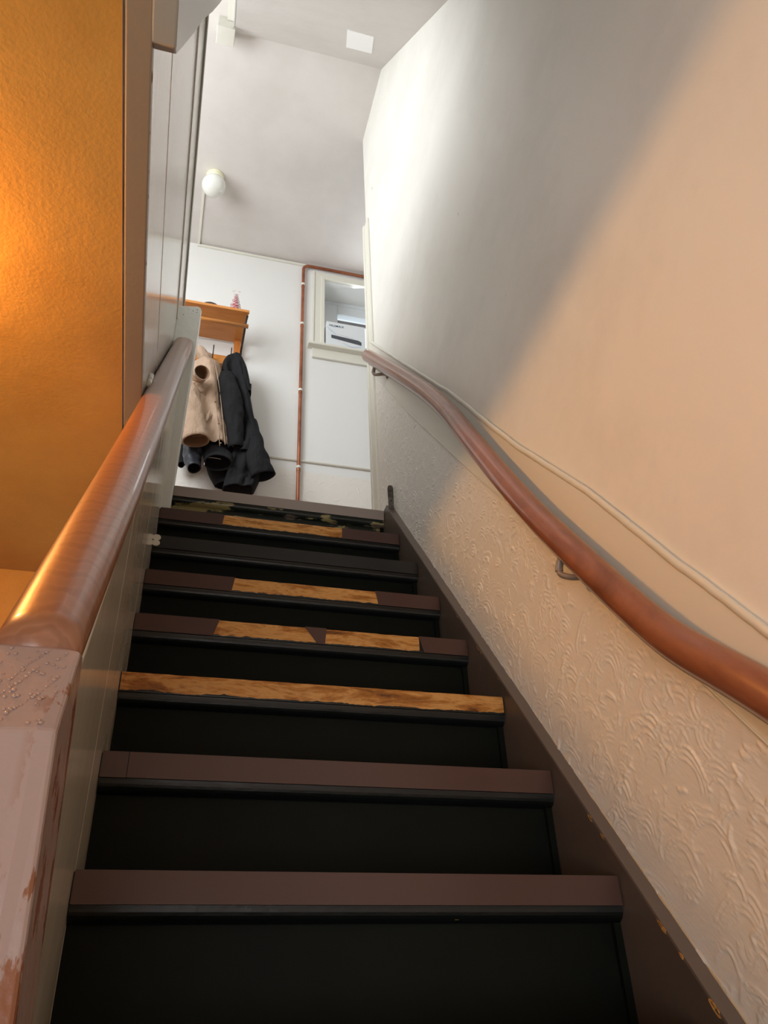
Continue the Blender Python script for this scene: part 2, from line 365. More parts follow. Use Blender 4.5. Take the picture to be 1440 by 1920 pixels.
# ------------------------------------------------------------------ relief of the embossed wallpaper (real displaced surface)
RES = .002
def relief(w_, h_, n, seed, smin=.018, smax=.06):
    rg = np.random.default_rng(seed); W_, H_ = int(w_/RES), int(h_/RES); Hm = np.zeros((H_, W_), np.float32)
    for k in range(n):
        R_ = rg.uniform(smin, smax); cx_, cy_ = rg.uniform(0, W_), rg.uniform(0, H_)
        rp = int(R_/RES)+3; x0, x1, y0_, y1 = int(cx_)-rp, int(cx_)+rp, int(cy_)-rp, int(cy_)+rp
        if x0 < 0 or y0_ < 0 or x1 >= W_ or y1 >= H_: continue
        yy, xx = np.mgrid[y0_:y1, x0:x1]; dx, dy = (xx-cx_)*RES, (yy-cy_)*RES
        tilt = rg.normal(0, .45); an = np.arctan2(dy, dx)-math.pi/2-tilt
        an = (an+math.pi) % (2*math.pi)-math.pi
        ecc = rg.uniform(.65, 1.0)
        c_, s_ = math.cos(tilt), math.sin(tilt); u = (dx*c_+dy*s_)/ecc; v = -dx*s_+dy*c_
        rr = np.hypot(u, v)*(1+.06*np.sin(an*3+k))
        span = rg.uniform(1.0, 1.7)
        m_ = (rr < R_) & (np.abs(an) < span)
        fade = np.clip((span-np.abs(an))/.35, 0, 1)*rg.uniform(.55, 1.25)
        ridge = np.zeros_like(rr); dd_ = .002
        for q_ in range(rg.integers(2, 5)):
            wd_ = rg.uniform(.0011, .0019); ridge += np.exp(-((R_-rr-dd_-.0012*np.sin(an*4+q_+k))/wd_)**2)*rg.uniform(.6, 1.1); dd_ += rg.uniform(.0055, .011)
        for q_ in range(rg.integers(0, 3)):   # stray radial strokes
            a0_ = rg.uniform(-1, 1); ridge += np.exp(-((an-a0_)*rr/.0014)**2)*((rr > .35*R_) & (rr < .8*R_))*rg.uniform(.3, .8)
        val = ridge*fade*.0019
        sub = Hm[y0_:y1, x0:x1]; sub[m_] = sub[m_]*.08+val[m_]
    for k in range(n//6):     # short broken squiggles
        x, y = rg.uniform(10, W_-10), rg.uniform(10, H_-10); a_ = rg.uniform(0, 6.28); amp = rg.uniform(.001, .0022)
        for s_ in range(rg.integers(6, 22)):
            a_ += rg.normal(0, .35); x += math.cos(a_); y += math.sin(a_)
            xi, yi = int(x), int(y)
            if 2 < xi < W_-3 and 2 < yi < H_-3:
                Hm[yi-1:yi+2, xi-1:xi+2] = np.maximum(Hm[yi-1:yi+2, xi-1:xi+2], amp*np.array([[.4, .7, .4], [.7, 1, .7], [.4, .7, .4]], np.float32))
    for _ in range(1):
        Hm = (Hm*2+np.roll(Hm, 1, 0)+np.roll(Hm, -1, 0)+np.roll(Hm, 1, 1)+np.roll(Hm, -1, 1))/6
    Hm += rg.normal(0, .00006, Hm.shape)
    return Hm
def grid_mesh(name, P, mat_, parent):
    nu, nv = P.shape[:2]; me = bpy.data.meshes.new(name)
    idx = np.arange(nu*nv).reshape(nu, nv)
    q = np.stack([idx[:-1, :-1], idx[1:, :-1], idx[1:, 1:], idx[:-1, 1:]], -1).reshape(-1, 4)
    me.vertices.add(nu*nv); me.vertices.foreach_set('co', P.reshape(-1).astype(np.float32))
    me.loops.add(q.size); me.loops.foreach_set('vertex_index', q.reshape(-1).astype(np.int32))
    me.polygons.add(len(q)); me.polygons.foreach_set('loop_start', np.arange(0, q.size, 4, dtype=np.int32))
    me.polygons.foreach_set('use_smooth', np.ones(len(q), bool)); me.update(calc_edges=True)
    return link(name, me, mat_, parent)
low_px = [(722, 725), (760, 768), (880, 880), (1000, 985), (1200, 1170), (1330, 1290), (1440, 1395)]
up_px = [(712, 652), (850, 740), (960, 830), (1100, 920), (1250, 1040), (1440, 1185)]
XD = XW-.008
low = sorted((onX(XD, *q)[1], onX(XD, *q)[2]) for q in low_px); upp = sorted((onX(XD, *q)[1], onX(XD, *q)[2]) for q in up_px)
def ext(L):
    s0 = (L[1][1]-L[0][1])/(L[1][0]-L[0][0]); s1 = (L[-1][1]-L[-2][1])/(L[-1][0]-L[-2][0])
    s0 = 1.24
    return [(-.2, L[0][1]-s0*(L[0][0]+.2))]+L+[(2.757, L[-1][1]+s1*(2.757-L[-1][0]))]
low = ext(low); upp = ext(upp)
la = np.array(low); ua = np.array(upp)
lowz = lambda y: np.interp(y, la[:, 0], la[:, 1]); uppz = lambda y: np.interp(y, ua[:, 0], ua[:, 1])
Hm = relief(3.0, 4.2, 8000, 7, .026, .072)
ys = np.linspace(.35, 2.735, 850); ts = np.linspace(0, 1, 230)
Yg, Tg = np.meshgrid(ys, ts, indexing='ij'); z0g = np.maximum(Z0+(Yg-Y0)*SL+.0, -2); z0g = np.where(Yg > 2.5, np.minimum(z0g, ZL), z0g)
z1g = lowz(Yg)+.004; Zg = z0g+(z1g-z0g)*Tg
hh = Hm[np.clip(((Zg+1.5)/RES).astype(int), 0, Hm.shape[0]-1), np.clip(((Yg)/RES).astype(int), 0, Hm.shape[1]-1)]
P = np.stack([XW-.0012-hh*1.8, Yg, Zg], -1)
grid_mesh('embossed_wallpaper', P[::-1], M['paper'], wr)
# plain band over the wallpaper and the small uneven ledge moulding that tops it
bm = bmesh.new(); n = 60; yy = np.linspace(.35, 2.735, n)
A = []
for y in yy: A.append((bm.verts.new((XD, y, float(lowz(y)))), bm.verts.new((XD, y, float(uppz(y)))), bm.verts.new((XW+.001, y, float(uppz(y)))), bm.verts.new((XW+.001, y, float(lowz(y))))))
for i in range(n-1):
    for k in range(4): bm.faces.new([A[i][k], A[i+1][k], A[i+1][(k+1) % 4], A[i][(k+1) % 4]])
bm.faces.new(A[0]); bm.faces.new(A[-1][::-1])
from_bm('dado_band', bm, M['casing'], wr)
bm = bmesh.new(); pth = []
for i in range(160):
    y = .35+i*(2.735-.35)/159; wv = .0015*mnoise.noise(Vector((0, y*14, 3)))+.001*mnoise.noise(Vector((0, y*50, 9)))
    pth.append((XD-.001+wv, y, float(uppz(y))+wv*1.5))
add_tube(bm, pth, (.0045, .008), 8, Vector((0, -.7, .7)))
from_bm('dado_moulding', bm, M['casing'], wr, smooth=True)
pth = [(XD-.0005, float(y), float(lowz(y))) for y in yy]
tube('bead', pth, .0028, M['casing'], wr, 6)
# corner bead at the end of the right wall
bm = bmesh.new(); add_box(bm, (XW-.012, 2.69, ZL), (XW+.0, 2.762, 3.90), .003); add_box(bm, (XW-.02, 2.745, ZL), (XW+.01, 2.768, 3.90), .004)
from_bm('trim_3', bm, M['casing'], **ST)
# embossed paper and dado line on the back wall
ys = np.linspace(-.45, 1.35, 420); zs = np.linspace(ZL, 2.893, 250); Xg, Zg = np.meshgrid(ys, zs, indexing='ij')
hh = Hm[np.clip(((Zg-.8)/RES).astype(int), 0, Hm.shape[0]-1), np.clip(((Xg+.5)/RES).astype(int), 0, Hm.shape[1]-1)]
grid_mesh('embossed_wallpaper', np.stack([Xg, YB-.0012-hh*1.2, Zg], -1), M['paper'], wb)
zd = onY(YB, 600, 870)[2]
tube('dado_moulding', [(-1.4, YB-.004, zd), (2.3, YB-.004, zd)], (.008, .009), M['casing'], wb, 8)
box('baseboard_back', (-1.4, YB-.012, ZL), (2.3, YB-.001, ZL+.09), M['casing'], **ST)
# thin whiter plate on the sloped ceiling: a reflected sunlight patch painted as colour
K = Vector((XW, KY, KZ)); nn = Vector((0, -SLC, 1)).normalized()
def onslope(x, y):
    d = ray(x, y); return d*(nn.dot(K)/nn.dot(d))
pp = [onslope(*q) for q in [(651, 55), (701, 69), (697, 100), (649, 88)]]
down = -nn
M['patch'] = mat('painted_sunlight_patch', (252, 252, 250), .5)
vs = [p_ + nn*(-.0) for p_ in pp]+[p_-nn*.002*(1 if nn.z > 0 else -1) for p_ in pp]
cp_ = mesh('ceiling_light_patch', vs, [(0, 1, 2, 3), (7, 6, 5, 4), (0, 4, 5, 1), (1, 5, 6, 2), (2, 6, 7, 3), (3, 7, 4, 0)], M['patch'])
cp_['label'] = 'small square patch of reflected sunlight painted white on the sloping ceiling over the stairs'; cp_['category'] = 'ceiling patch'

# ------------------------------------------------------------------ staircase
stair = empty('staircase', (.33, 1.1, ZF), 'steep dark green painted wooden staircase with brown nosing strips and bare wood edges', 'staircase')
NT, CV = .043, .022                          # nosing thickness, cove height
def xat(i, x, y): return onY(Y0+GO*i, x, y)[0]
def strip(tr, i, xa, xb, mt, th=.0022, name='nosing_strip', slant=(0, 0), **props):
    """right-angled vinyl strip wrapped over the nosing between xa and xb"""
    y = Y0+GO*i; z = Z0+RI*i; bm = bmesh.new()
    A = [(xa, y-th, z+.0015), (xb, y-th, z+.0015), (xb+slant[1], y-th, z-NT), (xa+slant[0], y-th, z-NT)]
    B = [(v[0], y+.0, v[2]) for v in A]
    for Q in ((A, B),):
        a = [bm.verts.new(v) for v in A]; b = [bm.verts.new(v) for v in B]
        bm.faces.new(a); bm.faces.new(b[::-1])
        for k in range(4): bm.faces.new([a[k], b[k], b[(k+1) % 4], a[(k+1) % 4]])
    add_box(bm, (xa, y, z+.0002), (xb, y+.028, z+.0018))
    return from_bm(name, bm, mt, tr, **props)
def bare_edge(tr, i, xa, xb):
    y = Y0+GO*i; z = Z0+RI*i; n = max(8, int((xb-xa)/.006)); bm = bmesh.new(); T = []
    for k in range(n+1):
        x = xa+(xb-xa)*k/n
        top = z-.0002-.0015*abs(mnoise.noise(Vector((x*20, i*3, 1)))); bot = z-NT+.004+.004*mnoise.noise(Vector((x*13, i*7, 5)))+.003*mnoise.noise(Vector((x*55, i, 2)))+.002*mnoise.noise(Vector((x*150, i, 2)))
        if i == 3: bot -= .000
        m1 = (top+bot)/2
        o1 = .0012+.001*mnoise.noise(Vector((x*40, i, 7)))
        T.append([bm.verts.new((x, y-.0003, top)), bm.verts.new((x, y-o1, top-.004)), bm.verts.new((x, y-o1-.0004, m1)), bm.verts.new((x, y-.0003, bot))])
    for k in range(n):
        for j in range(3): bm.faces.new([T[k][j], T[k+1][j], T[k+1][j+1], T[k][j+1]])
    return from_bm('bare_edge', bm, M['bare'], tr, label='bare worn wood nosing with paint and strip gone')
NB = 6
for i in range(-NB, 8):
    y = Y0+GO*i; z = Z0+RI*i
    depth = GO+.03 if i < 7 else .06
    tr = box('tread', (XL-.002, y, z-NT), (XR-.001, y+depth, z), M['tread'], stair, bev=.003)
    zb = z-RI if i > -NB else ZF
    box('riser', (XL-.002, y+.028, zb-.0), (XR-.001, y+.045, z-NT), M['peel'] if i == 7 else M['riser'], stair)
    bm = bmesh.new()
    arc = [(y+.003, z-NT)]+[(y+.004+.0+.022*(1-math.cos(a_)), z-NT-.004-CV*math.sin(a_)*.82) for a_ in np.linspace(0, math.pi/2, 7)]+[(y+.0285, z-NT-CV), (y+.0285, z-NT)]
    add_prism(bm, arc, 0, XL+.001, XR-.001)
    from_bm('cove_moulding', bm, M['peel'] if i == 7 else M['cove'], stair)
    if i >= 0: box('scotia', (XR-.014, y+.018, zb), (XR-.0015, y+.030, z-NT-CV), M['riser'], stair)
    e0, e1 = XL+.002, XR-.003
    if i in (0,) or i < 0: strip(tr, i, e0, e1, M['strip'])
    if i == 1:
        xj = xat(1, 243, 1412); strip(tr, i, e0, xj-.0006, M['strip']); strip(tr, i, xj+.0006, e1, M['strip'])
    if i == 2: bare_edge(tr, i, e0, e1)
    if i == 3:
        strip(tr, i, e0, xat(3, 412, 1166), M['strip'], slant=(0, -.014)); bare_edge(tr, i, xat(3, 400, 1170), xat(3, 785, 1196))
        strip(tr, i, xat(3, 571, 1180), xat(3, 612, 1182), M['strip'], .003, slant=(.034, -.004), label='small brown offcut of strip cut to a slanted tab')
        strip(tr, i, xat(3, 785, 1197), e1, M['strip'], slant=(.012, 0))
    if i == 4:
        strip(tr, i, e0, xat(4, 441, 1085), M['strip'], slant=(0, -.008)); bare_edge(tr, i, xat(4, 434, 1090), xat(4, 709, 1113))
        strip(tr, i, xat(4, 703, 1113), e1, M['strip'], slant=(.010, 0))
    if i == 5: strip(tr, i, e0, e1, M['strip_dark'], label='nosing strip painted over in dark paint')
    if i == 6:
        strip(tr, i, e0, xat(6, 421, 968), M['strip'], slant=(0, -.006)); bare_edge(tr, i, xat(6, 416, 970), xat(6, 642, 993))
        strip(tr, i, xat(6, 641, 993), e1, M['strip'])
    if i == 7: strip(tr, i, -.064, e1, M['strip_top'], label='greyed nosing strip at the landing edge'); landtread = tr
# thin floor edge lying on the top nosing
bm = bmesh.new(); add_box(bm, (-.06, YL+.006, ZL+.0019), (XR-.01, YL+.05, ZL+.009), .002)
from_bm('floor_edge', bm, M['floorboard'], stair)
# stringer on the wall side
pts = [(.30, pz(.30, -.36)), (YL+.03, pz(YL, -.36)), (YL+.03, ZL+.010), (YL-.03, ZL+.012), (YL-.09, pz(YL-.09, .045)), (.30, pz(.30, .033))]
sr = prism('stringer', pts, 0, XR, XW-.0005, M['stringer'], stair, bev=.0025)
bm = bmesh.new()
cap = [(YL-.085, pz(YL-.085, .0465)), (.30, pz(.30, .0345)), (.30, pz(.30, .031)), (YL-.085, pz(YL-.085, .043))]
add_prism(bm, cap, 0, XR+.001, XW-.0008); from_bm('stringer_cap', bm, M['stringer_cap'], sr)
# crumbling line of filler between stringer and wallpaper
bm = bmesh.new(); pth = []
rad = []
for k in range(260):
    y = .35+k*(2.46-.35)/259; pth.append((XW-.0005-.001*mnoise.noise(Vector((0, y*60, 1))), y, pz(y, .038)+.003*mnoise.noise(Vector((0, y*30, 4)))))
    q_ = .0028+.003*max(0, mnoise.noise(Vector((0, y*45, 8)))); rad.append((q_, q_))
add_tube(bm, pth, rad, 6); from_bm('filler_bead', bm, M['plaster_edge'], sr, smooth=True)
# chips of bare wood along the inner edge of the stringer
bm = bmesh.new()
for (px, py, s_) in [(1340, 1885, .010), (1333, 1870, .006), (1240, 1738, .007), (1246, 1750, .004), (1277, 1792, .004), (1107, 1537, .007), (1130, 1570, .0045), (935, 1277, .004), (896, 1213, .007), (902, 1224, .005), (858, 1157, .006), (848, 1133, .003), (736, 972, .003)]:
    p_ = onX(XR, px, py); p_.x = XR+.001; p_.z = pz(p_.y, .0335)
    d_ = Vector((0, GO, RI)).normalized(); up_ = Vector((0, -RI, GO)).normalized(); ring = []
    for k in range(9):
        a_ = 2*math.pi*k/9; rr = s_*random.uniform(.7, 1.25)
        ring.append((rr*1.7*math.cos(a_), rr*.45*math.sin(a_)))
    top = [bm.verts.new(p_+d_*a+Vector((abs(b)*.5 if b > 0 else -.0012, 0, 0))+up_*(.0022 if b > 0 else b)) for a, b in ring]
    c_ = bm.verts.new(p_+up_*.0030+Vector((-.0005, 0, 0)))
    for k in range(9): bm.faces.new([top[k], top[(k+1) % 9], c_])
from_bm('paint_chips', bm, M['bare'], sr, kind='stuff')

# ------------------------------------------------------------------ balustrade on the hall side
bal = empty('balustrade', (-.11, 1.6, ZF), 'grey glossy boarded stair balustrade with a rounded chestnut handrail and two newel posts', 'balustrade')
joints = [.705, 1.299, 1.80, 2.30, 2.55]
for a_, b_ in zip(joints[:-1], joints[1:]):
    a2, b2 = a_+.0012, b_-.0012
    prism('board', [(a2, pz(a2, -.36)), (b2, pz(b2, -.36)), (b2, pz(b2, .70)), (a2, pz(a2, .70))], 0, -.126, XL, M['board'], bal, bev=.0022)
core = prism('board', [(.71, pz(.71, -.34)), (2.54, pz(2.54, -.34)), (2.54, pz(2.54, .69)), (.71, pz(.71, .69))], 0, -.136, -.1262, M['board'], bal)
mp_ = [(-.0945, y, pz(y, .655)) for y in np.linspace(.72, 2.53, 30)]
tube('bead', mp_, (.004, .006), M['gloss_white'], bal, 8, Vector((0, -.7, .7)))
mp_ = [(-.0955, y, pz(y, .02)) for y in np.linspace(.86, 2.53, 30)]
rc = [Vector((-.118, .713, pz(.713, .765))), Vector((-.114, 1.2, pz(1.2, .748))), Vector((-.110, 1.9, pz(1.9, .742))), Vector((-.104, 2.535, pz(2.535, .742)))]
rp = spline(rc, 14); bm = bmesh.new(); seg = 28; rings = []
for p_ in rp:
    d = Vector((0, GO, RI)).normalized(); s_ = Vector((1, 0, 0)); u = s_.cross(d)
    ring = []
    for k in range(seg):
        a_ = 2*math.pi*k/seg; ca, sa = math.cos(a_), math.sin(a_)
        ax = .038*math.copysign(abs(ca)**.8, ca); bz = (.030 if sa > 0 else .024)*math.copysign(abs(sa)**.8, sa)
        ring.append(bm.verts.new(p_+s_*ax+u*bz))
    rings.append(ring)
for i in range(len(rings)-1):
    for k in range(seg): bm.faces.new([rings[i][k], rings[i][(k+1) % seg], rings[i+1][(k+1) % seg], rings[i+1][k]])
bm.faces.new(rings[0]); bm.faces.new(rings[-1][::-1])
from_bm('handrail', bm, M['rail_left'], bal, smooth=True, label='chestnut varnished handrail on the boarded side')
# lower newel: top cut to the slope of the stairs
bm = bmesh.new(); t = bmesh.new()
pf = [(.630, -1.3), (.630, .212), (.695, .305), (.715, .312), (.715, -1.3)]
nx = [-.185, -.165, -.145, -.125, -.105, -.090, -.080, -.0765]
rows = []
for x in nx:
    r_ = max(0, (x+.096)/.020); cut = .008*r_*r_; bulge = .003*math.cos((x+.13)/.065*1.5)
    lean = lambda z, x=x: x+max(0, min(1.0, .212-z))*.07*(1 if x > -.09 else .3)
    rows.append([t.verts.new((lean(z), y+(cut*.6 if j < 2 else -cut*.3 if j == 2 else 0), z-(cut*.5 if j in (2, 3) else 0)-(bulge if j in (1,) else 0)*1)) for j, (y, z) in enumerate(pf)])
for i in range(len(rows)-1):
    for j in range(4): t.faces.new([rows[i][j], rows[i+1][j], rows[i+1][j+1], rows[i][j+1]])
t.faces.new(rows[0][::-1]); t.faces.new(rows[-1])
bmesh.ops.recalc_face_normals(t, faces=t.faces)
bmesh.ops.subdivide_edges(t, edges=[e for e in t.edges if abs(e.verts[0].co.z-e.verts[1].co.z) > .3], cuts=1)
merge(bm, t)
nl = from_bm('newel_post', bm, M['newel'], bal, label='lower newel post with sloping top and peeling corner')
bvm = nl.modifiers.new('bevel', 'BEVEL'); bvm.width = .003; bvm.segments = 2; bvm.limit_method = 'ANGLE'
# blistered paint drops on the sloping face
bm = bmesh.new(); seedpts = []
for k in range(70):
    u = random.uniform(.05, .95); x = random.uniform(-.165, -.085); seedpts.append((x, u, random.uniform(.0006, .0016)))
for s_ in [(-.13, .25), (-.115, .15), (-.125, .5)]:
    x, u = s_
    for k in range(14): x += random.uniform(.0008, .0026); u += random.uniform(.015, .05); seedpts.append((x, u, random.uniform(.0006, .0013)))
for x, u, r_ in seedpts:
    if u > .97 or x > -.083: continue
    p_ = Vector((x, .6295, .2105)).lerp(Vector((x, .6945, .3055)), u)
    bmesh.ops.create_icosphere(bm, subdivisions=2, radius=r_*1.2, matrix=Matrix.Translation(p_) @ Matrix.Rotation(math.radians(-34.5), 4, 'X') @ Matrix.Diagonal((1, .35, 1, 1)))
from_bm('paint_blisters', bm, M['newel'], nl, smooth=True, kind='stuff')
# upper newel
bm = bmesh.new(); yn = 2.525
ox = -.049
prof = [(-.150, 1.45), (-.070, 1.45), (-.066, 1.70), (-.058, 2.2), (ox, 2.62), (ox, 2.745), (ox-.006, 2.762), (ox-.018, 2.768), (-.150, 2.752)]
add_prism(bm, prof, 1, yn, yn+.085, .004)
un = from_bm('newel_post', bm, M['newel_up'], bal, label='white upper newel post on the landing edge')
bm = bmesh.new()
for (px, py) in [(362, 583), (370, 581), (369, 586), (344, 590)]:
    p_ = onY(yn, px, py); bmesh.ops.create_icosphere(bm, subdivisions=1, radius=.0022, matrix=Matrix.Translation(p_))
from_bm('nail_holes', bm, M['dark_metal'], un, kind='stuff')

# ------------------------------------------------------------------ wall handrail on brackets
wh = empty('wall_handrail', (.73, 1.6, 1.3), 'long reddish mahogany handrail fixed to the right wall on iron brackets', 'handrail')
XH = .725
cen = []
for a_, b_ in [((689, 657), (689, 677)), ((760, 685), (752, 727)), ((830, 740), (818, 767)), ((900, 820), (880, 846)), ((1000, 928), (975, 970)), ((1100, 1018), (1060, 1060)), ((1200, 1108), (1160, 1158)), ((1300, 1183), (1250, 1238)), ((1440, 1257), (1400, 1320))]:
    cen.append(onX(XH, (a_[0]+b_[0])/2, (a_[1]+b_[1])/2))
# smooth the hand-measured line
cen = cen[::-1]; l0 = cen[0]-(cen[2]-cen[0]).normalized()*.35
cen = [l0]+cen
rp = spline(cen, 8); sm = rp[:]
for _ in range(12): sm = [sm[0]]+[(sm[i-1]+sm[i]*2+sm[i+1])/4 for i in range(1, len(sm)-1)]+[sm[-1]]
rads = [(.026, .030)]*len(sm)
end = sm[-1]; dd = (sm[-1]-sm[-4]).normalized()
for k, f_ in ((.3, .97), (.6, .85), (.85, .6), (1.0, .25)): sm.append(end+dd*.026*k); rads.append((.026*f_, .030*f_))
tube('rail', sm, rads, M['rail_wall'], wh, 24)
tube('rail_plate', [p_+Vector((0, .021, -.0195)) for p_ in sm[2:-5]], (.010, .0035), M['iron'], wh, 8)
def bracket(pyx):
    px, py = pyx; base = min(sm, key=lambda p_: abs(p_.y-onX(XH, px, py).y))
    b0 = base+Vector((0, .02, -.027)); br = [b0, b0+Vector((-.002, .010, -.016)), b0+Vector((0, .010, -.030)), b0+Vector((.014, -.003, -.042)), b0+Vector((.034, -.016, -.046)), Vector((XD-.002, b0.y-.030, b0.z-.052))]
    o = tube('bracket', spline(br, 5), [(.0085, .006)]*20+[(.009+.0012*k, .007+.0012*k) for k in range(6)], M['iron'], wh, 10)
    bm = bmesh.new(); pl = []
    c = Vector((XD-.001, b0.y-.030, b0.z-.058))
    add_tube(bm, [c+Vector((-.003, 0, 0)), c+Vector((.001, 0, 0))], (.017, .024), 18, Vector((0, 0, 1)))
    from_bm('wall_plate', bm, M['iron'], o)
    for s_ in (-1, 1):
        bm = bmesh.new(); bmesh.ops.create_icosphere(bm, subdivisions=2, radius=.0035, matrix=Matrix.Translation(c+Vector((-.004, 0, .015*s_-.001))))
        from_bm('screw', bm, M['iron'], o, smooth=True)
bracket((1050, 1000)); bracket((703, 672))

# ------------------------------------------------------------------ latch plate at the head of the stringer
bm = bmesh.new(); c = onX(XR+.008, 733, 956); X_ = XR+.006
def oval(bm, c, rx, rz, th, seg=14, y=None):
    for k in range(1): add_tube(bm, [c, c+Vector((0, th, 0))], (rx, rz), seg, Vector((0, 0, 1)))
zt = onX(XR+.012, 733, 919)[2]
c = Vector((XR+.012, YL-.06, ZL-.015)); hgt = .105
lp = prism('gate_latch', [(c.x-.011, c.z-.01), (c.x+.011, c.z-.01), (c.x+.012, c.z+hgt-.012), (c.x+.007, c.z+hgt), (c.x-.007, c.z+hgt), (c.x-.012, c.z+hgt-.012)], 1, c.y, c.y+.004, M['latch'], bev=.001)
lp['label'] = 'small worn upright metal latch plate at the top end of the right stringer'; lp['category'] = 'latch'
bm = bmesh.new(); add_tube(bm, [c+Vector((math.cos(a_)*.006, -.001, .075+math.sin(a_)*.017)) for a_ in np.linspace(0, 2*math.pi, 17)], .0018, 6, Vector((0, 1, 0)))
from_bm('loop', bm, M['latch'], lp, smooth=True)
bm = bmesh.new(); add_tube(bm, [c+Vector((0, -.003, .03)), c+Vector((0, 0, .03))], .003, 10); from_bm('screw', bm, M['dark_metal'], lp)
# two white pads on the nosing near the left board
for nm, px, py, lb in (('stick_on_pad', 294, 1008, 'upper of two round white pads stuck on a dark stair nosing'), ('stick_on_pad', 292, 1018, 'lower of two round white pads stuck on a dark stair nosing')):
    c = onY(Y0+5*GO-.0022, px, py); bm = bmesh.new()
    add_tube(bm, [c, c+Vector((0, -.0025, 0))], (.0125, .0105), 18, Vector((0, 0, 1)))
    o = from_bm(nm, bm, M['pad']); o['label'] = lb; o['category'] = 'pad'; o['group'] = 'white pads on the nosing'

# ------------------------------------------------------------------ copper pipe
cpipe = empty('copper_pipe', (.55, YB-.02, ZL), 'bare copper pipe rising up the landing wall and turning over the window', 'pipe')
yp = YB-.022
p0 = onY(yp, 558, 935); p0.z = ZL; pt = onY(yp, 568, 540); px_ = pt.x; zt = onY(yp, 600, 503)[2]; p1 = onY(yp, 690, 521)
x0 = onY(yp, 560, 900).x
rb = .045; path = [Vector((x0, yp, ZL)), Vector((px_, yp, zt-rb))]
for a_ in np.linspace(0, math.pi/2, 9)[1:]: path.append(Vector((px_+rb*(1-math.cos(a_)), yp, zt-rb+rb*math.sin(a_))))
path.append(Vector((2.25, yp, zt-.0)))
path = [path[0]]+[path[0].lerp(path[1], k/6) for k in range(1, 6)]+path[1:]
tube('pipe', path, .011, M['copper'], cpipe, 14, Vector((0, 1, .01)))
for py in (533, 607, 732, 877):
    z = onY(yp, 563, py)[2]; x = x0+(px_-x0)*(z-ZL)/(zt-rb-ZL)
    bm = bmesh.new(); add_tube(bm, [(x, yp, z-.008), (x, yp, z+.008)], .0145, 14, Vector((0, 1, 0))); add_box(bm, (x-.007, yp, z-.007), (x+.007, YB, z+.007))
    from_bm('pipe_clip', bm, M['clip'], cpipe)
    bm = bmesh.new(); add_tube(bm, [(x, yp, z-.028), (x, yp, z-.010)], .0125, 14, Vector((0, 1, 0))); from_bm('pipe_joint', bm, M['copper'], cpipe, smooth=False)

# ------------------------------------------------------------------ window
cx0 = onY(YB, 588, 512)[0]; czt = onY(YB, 588, 512)[2]; szt = onY(YB-.045, 582, 640)[2]; zap = onY(YB-.01, 586, 668)[2]
win = box('window_1', (WX0-.001, YB+.25, WZ0), (WX0+.03, YB+.33, WZ1), M['upvc'], **ST)   # jamb of the plastic frame
wd = YB+.185
bm = bmesh.new()
add_box(bm, (WX1-.06, wd, WZ0), (WX1, wd+.06, WZ1)); add_box(bm, (WX0, wd, WZ1-.05), (WX1, wd+.06, WZ1)); add_box(bm, (WX0, wd, WZ0), (WX1, wd+.06, WZ0+.05)); add_box(bm, (WX0, wd, WZ0), (WX0+.03, wd+.06, WZ1))
from_bm('window_frame', bm, M['upvc'], win)
bm = bmesh.new(); ws = wd-.012; sx0 = WX0+.02
gx0 = onY(YB+.17, 633, 588)[0]; gz0, gz1 = WZ0+.10, onY(YB+.17, 633, 588)[2]
add_box(bm, (sx0, ws, WZ0+.035), (gx0, ws+.05, WZ1-.03), .004); add_box(bm, (gx0, ws, gz1), (WX1-.03, ws+.05, WZ1-.03), .004)
add_box(bm, (gx0, ws, WZ0+.035), (WX1-.03, ws+.05, gz0), .004); add_box(bm, (WX1-.10, ws, gz0), (WX1-.03, ws+.05, gz1), .004)
from_bm('sash', bm, M['upvc'], win)
box('pane', (gx0, ws+.02, gz0), (WX1-.1, ws+.026, gz1), M['glass'], win)
bm = bmesh.new()      # moulded casing on the wall
add_box(bm, (cx0, YB-.014, szt), (WX0-.020, YB-.0005, czt), .002); add_box(bm, (WX0-.026, YB-.020, szt), (WX0+.001, YB-.0005, WZ1+.026), .004); add_box(bm, (cx0-.006, YB-.02, szt), (cx0+.008, YB-.0005, czt+.004), .003)
add_box(bm, (cx0+.002, YB-.0135, WZ1+.02), (WX1+.09, YB-.0005, czt-.001), .002); add_box(bm, (WX0, YB-.020, WZ1), (WX1, YB-.0005, WZ1+.026), .004)
add_box(bm, (WX1, YB-.014, szt), (WX1+.09, YB-.0005, czt), .002)
from_bm('casing', bm, M['casing'], win)
bm = bmesh.new(); add_box(bm, (cx0-.035, YB-.055, szt-.022), (WX1+.12, YB+.25, szt), .005); from_bm('sill', bm, M['casing'], win)
bm = bmesh.new(); add_box(bm, (cx0-.002, YB-.013, zap), (WX1+.09, YB-.0005, szt-.02), .002); add_box(bm, (cx0-.002, YB-.018, zap-.008), (WX1+.09, YB-.0005, zap+.008), .004); from_bm('apron', bm, M['casing'], win)
bm = bmesh.new(); add_box(bm, (WX0+.001, YB+.168, WZ1-.035), (WX1, YB+.20, WZ1-.0), .003); from_bm('head_board', bm, M['upvc'], win)
# carton on the sill
yb_ = YB-.045; q0 = onY(yb_, 612, 601); q1 = onY(yb_, 684, 616); zc0 = szt+.0005
ztop = onY(yb_, 648, 608)[2]; bx0, bx1 = q0.x+.002, q1.x
M['carton_side'] = M['carton']
carton = box('carton', (bx0, yb_, zc0), (bx1, yb_+.09, ztop), M['carton'], bev=.0015, label='white printed electronics carton lettered HUMAX standing on the window sill', category='box')
bw, bh = bx1-bx0, ztop-zc0
def cp2(u, v, d=.0006): return Vector((bx0+bw*u, yb_-d, zc0+bh*v))
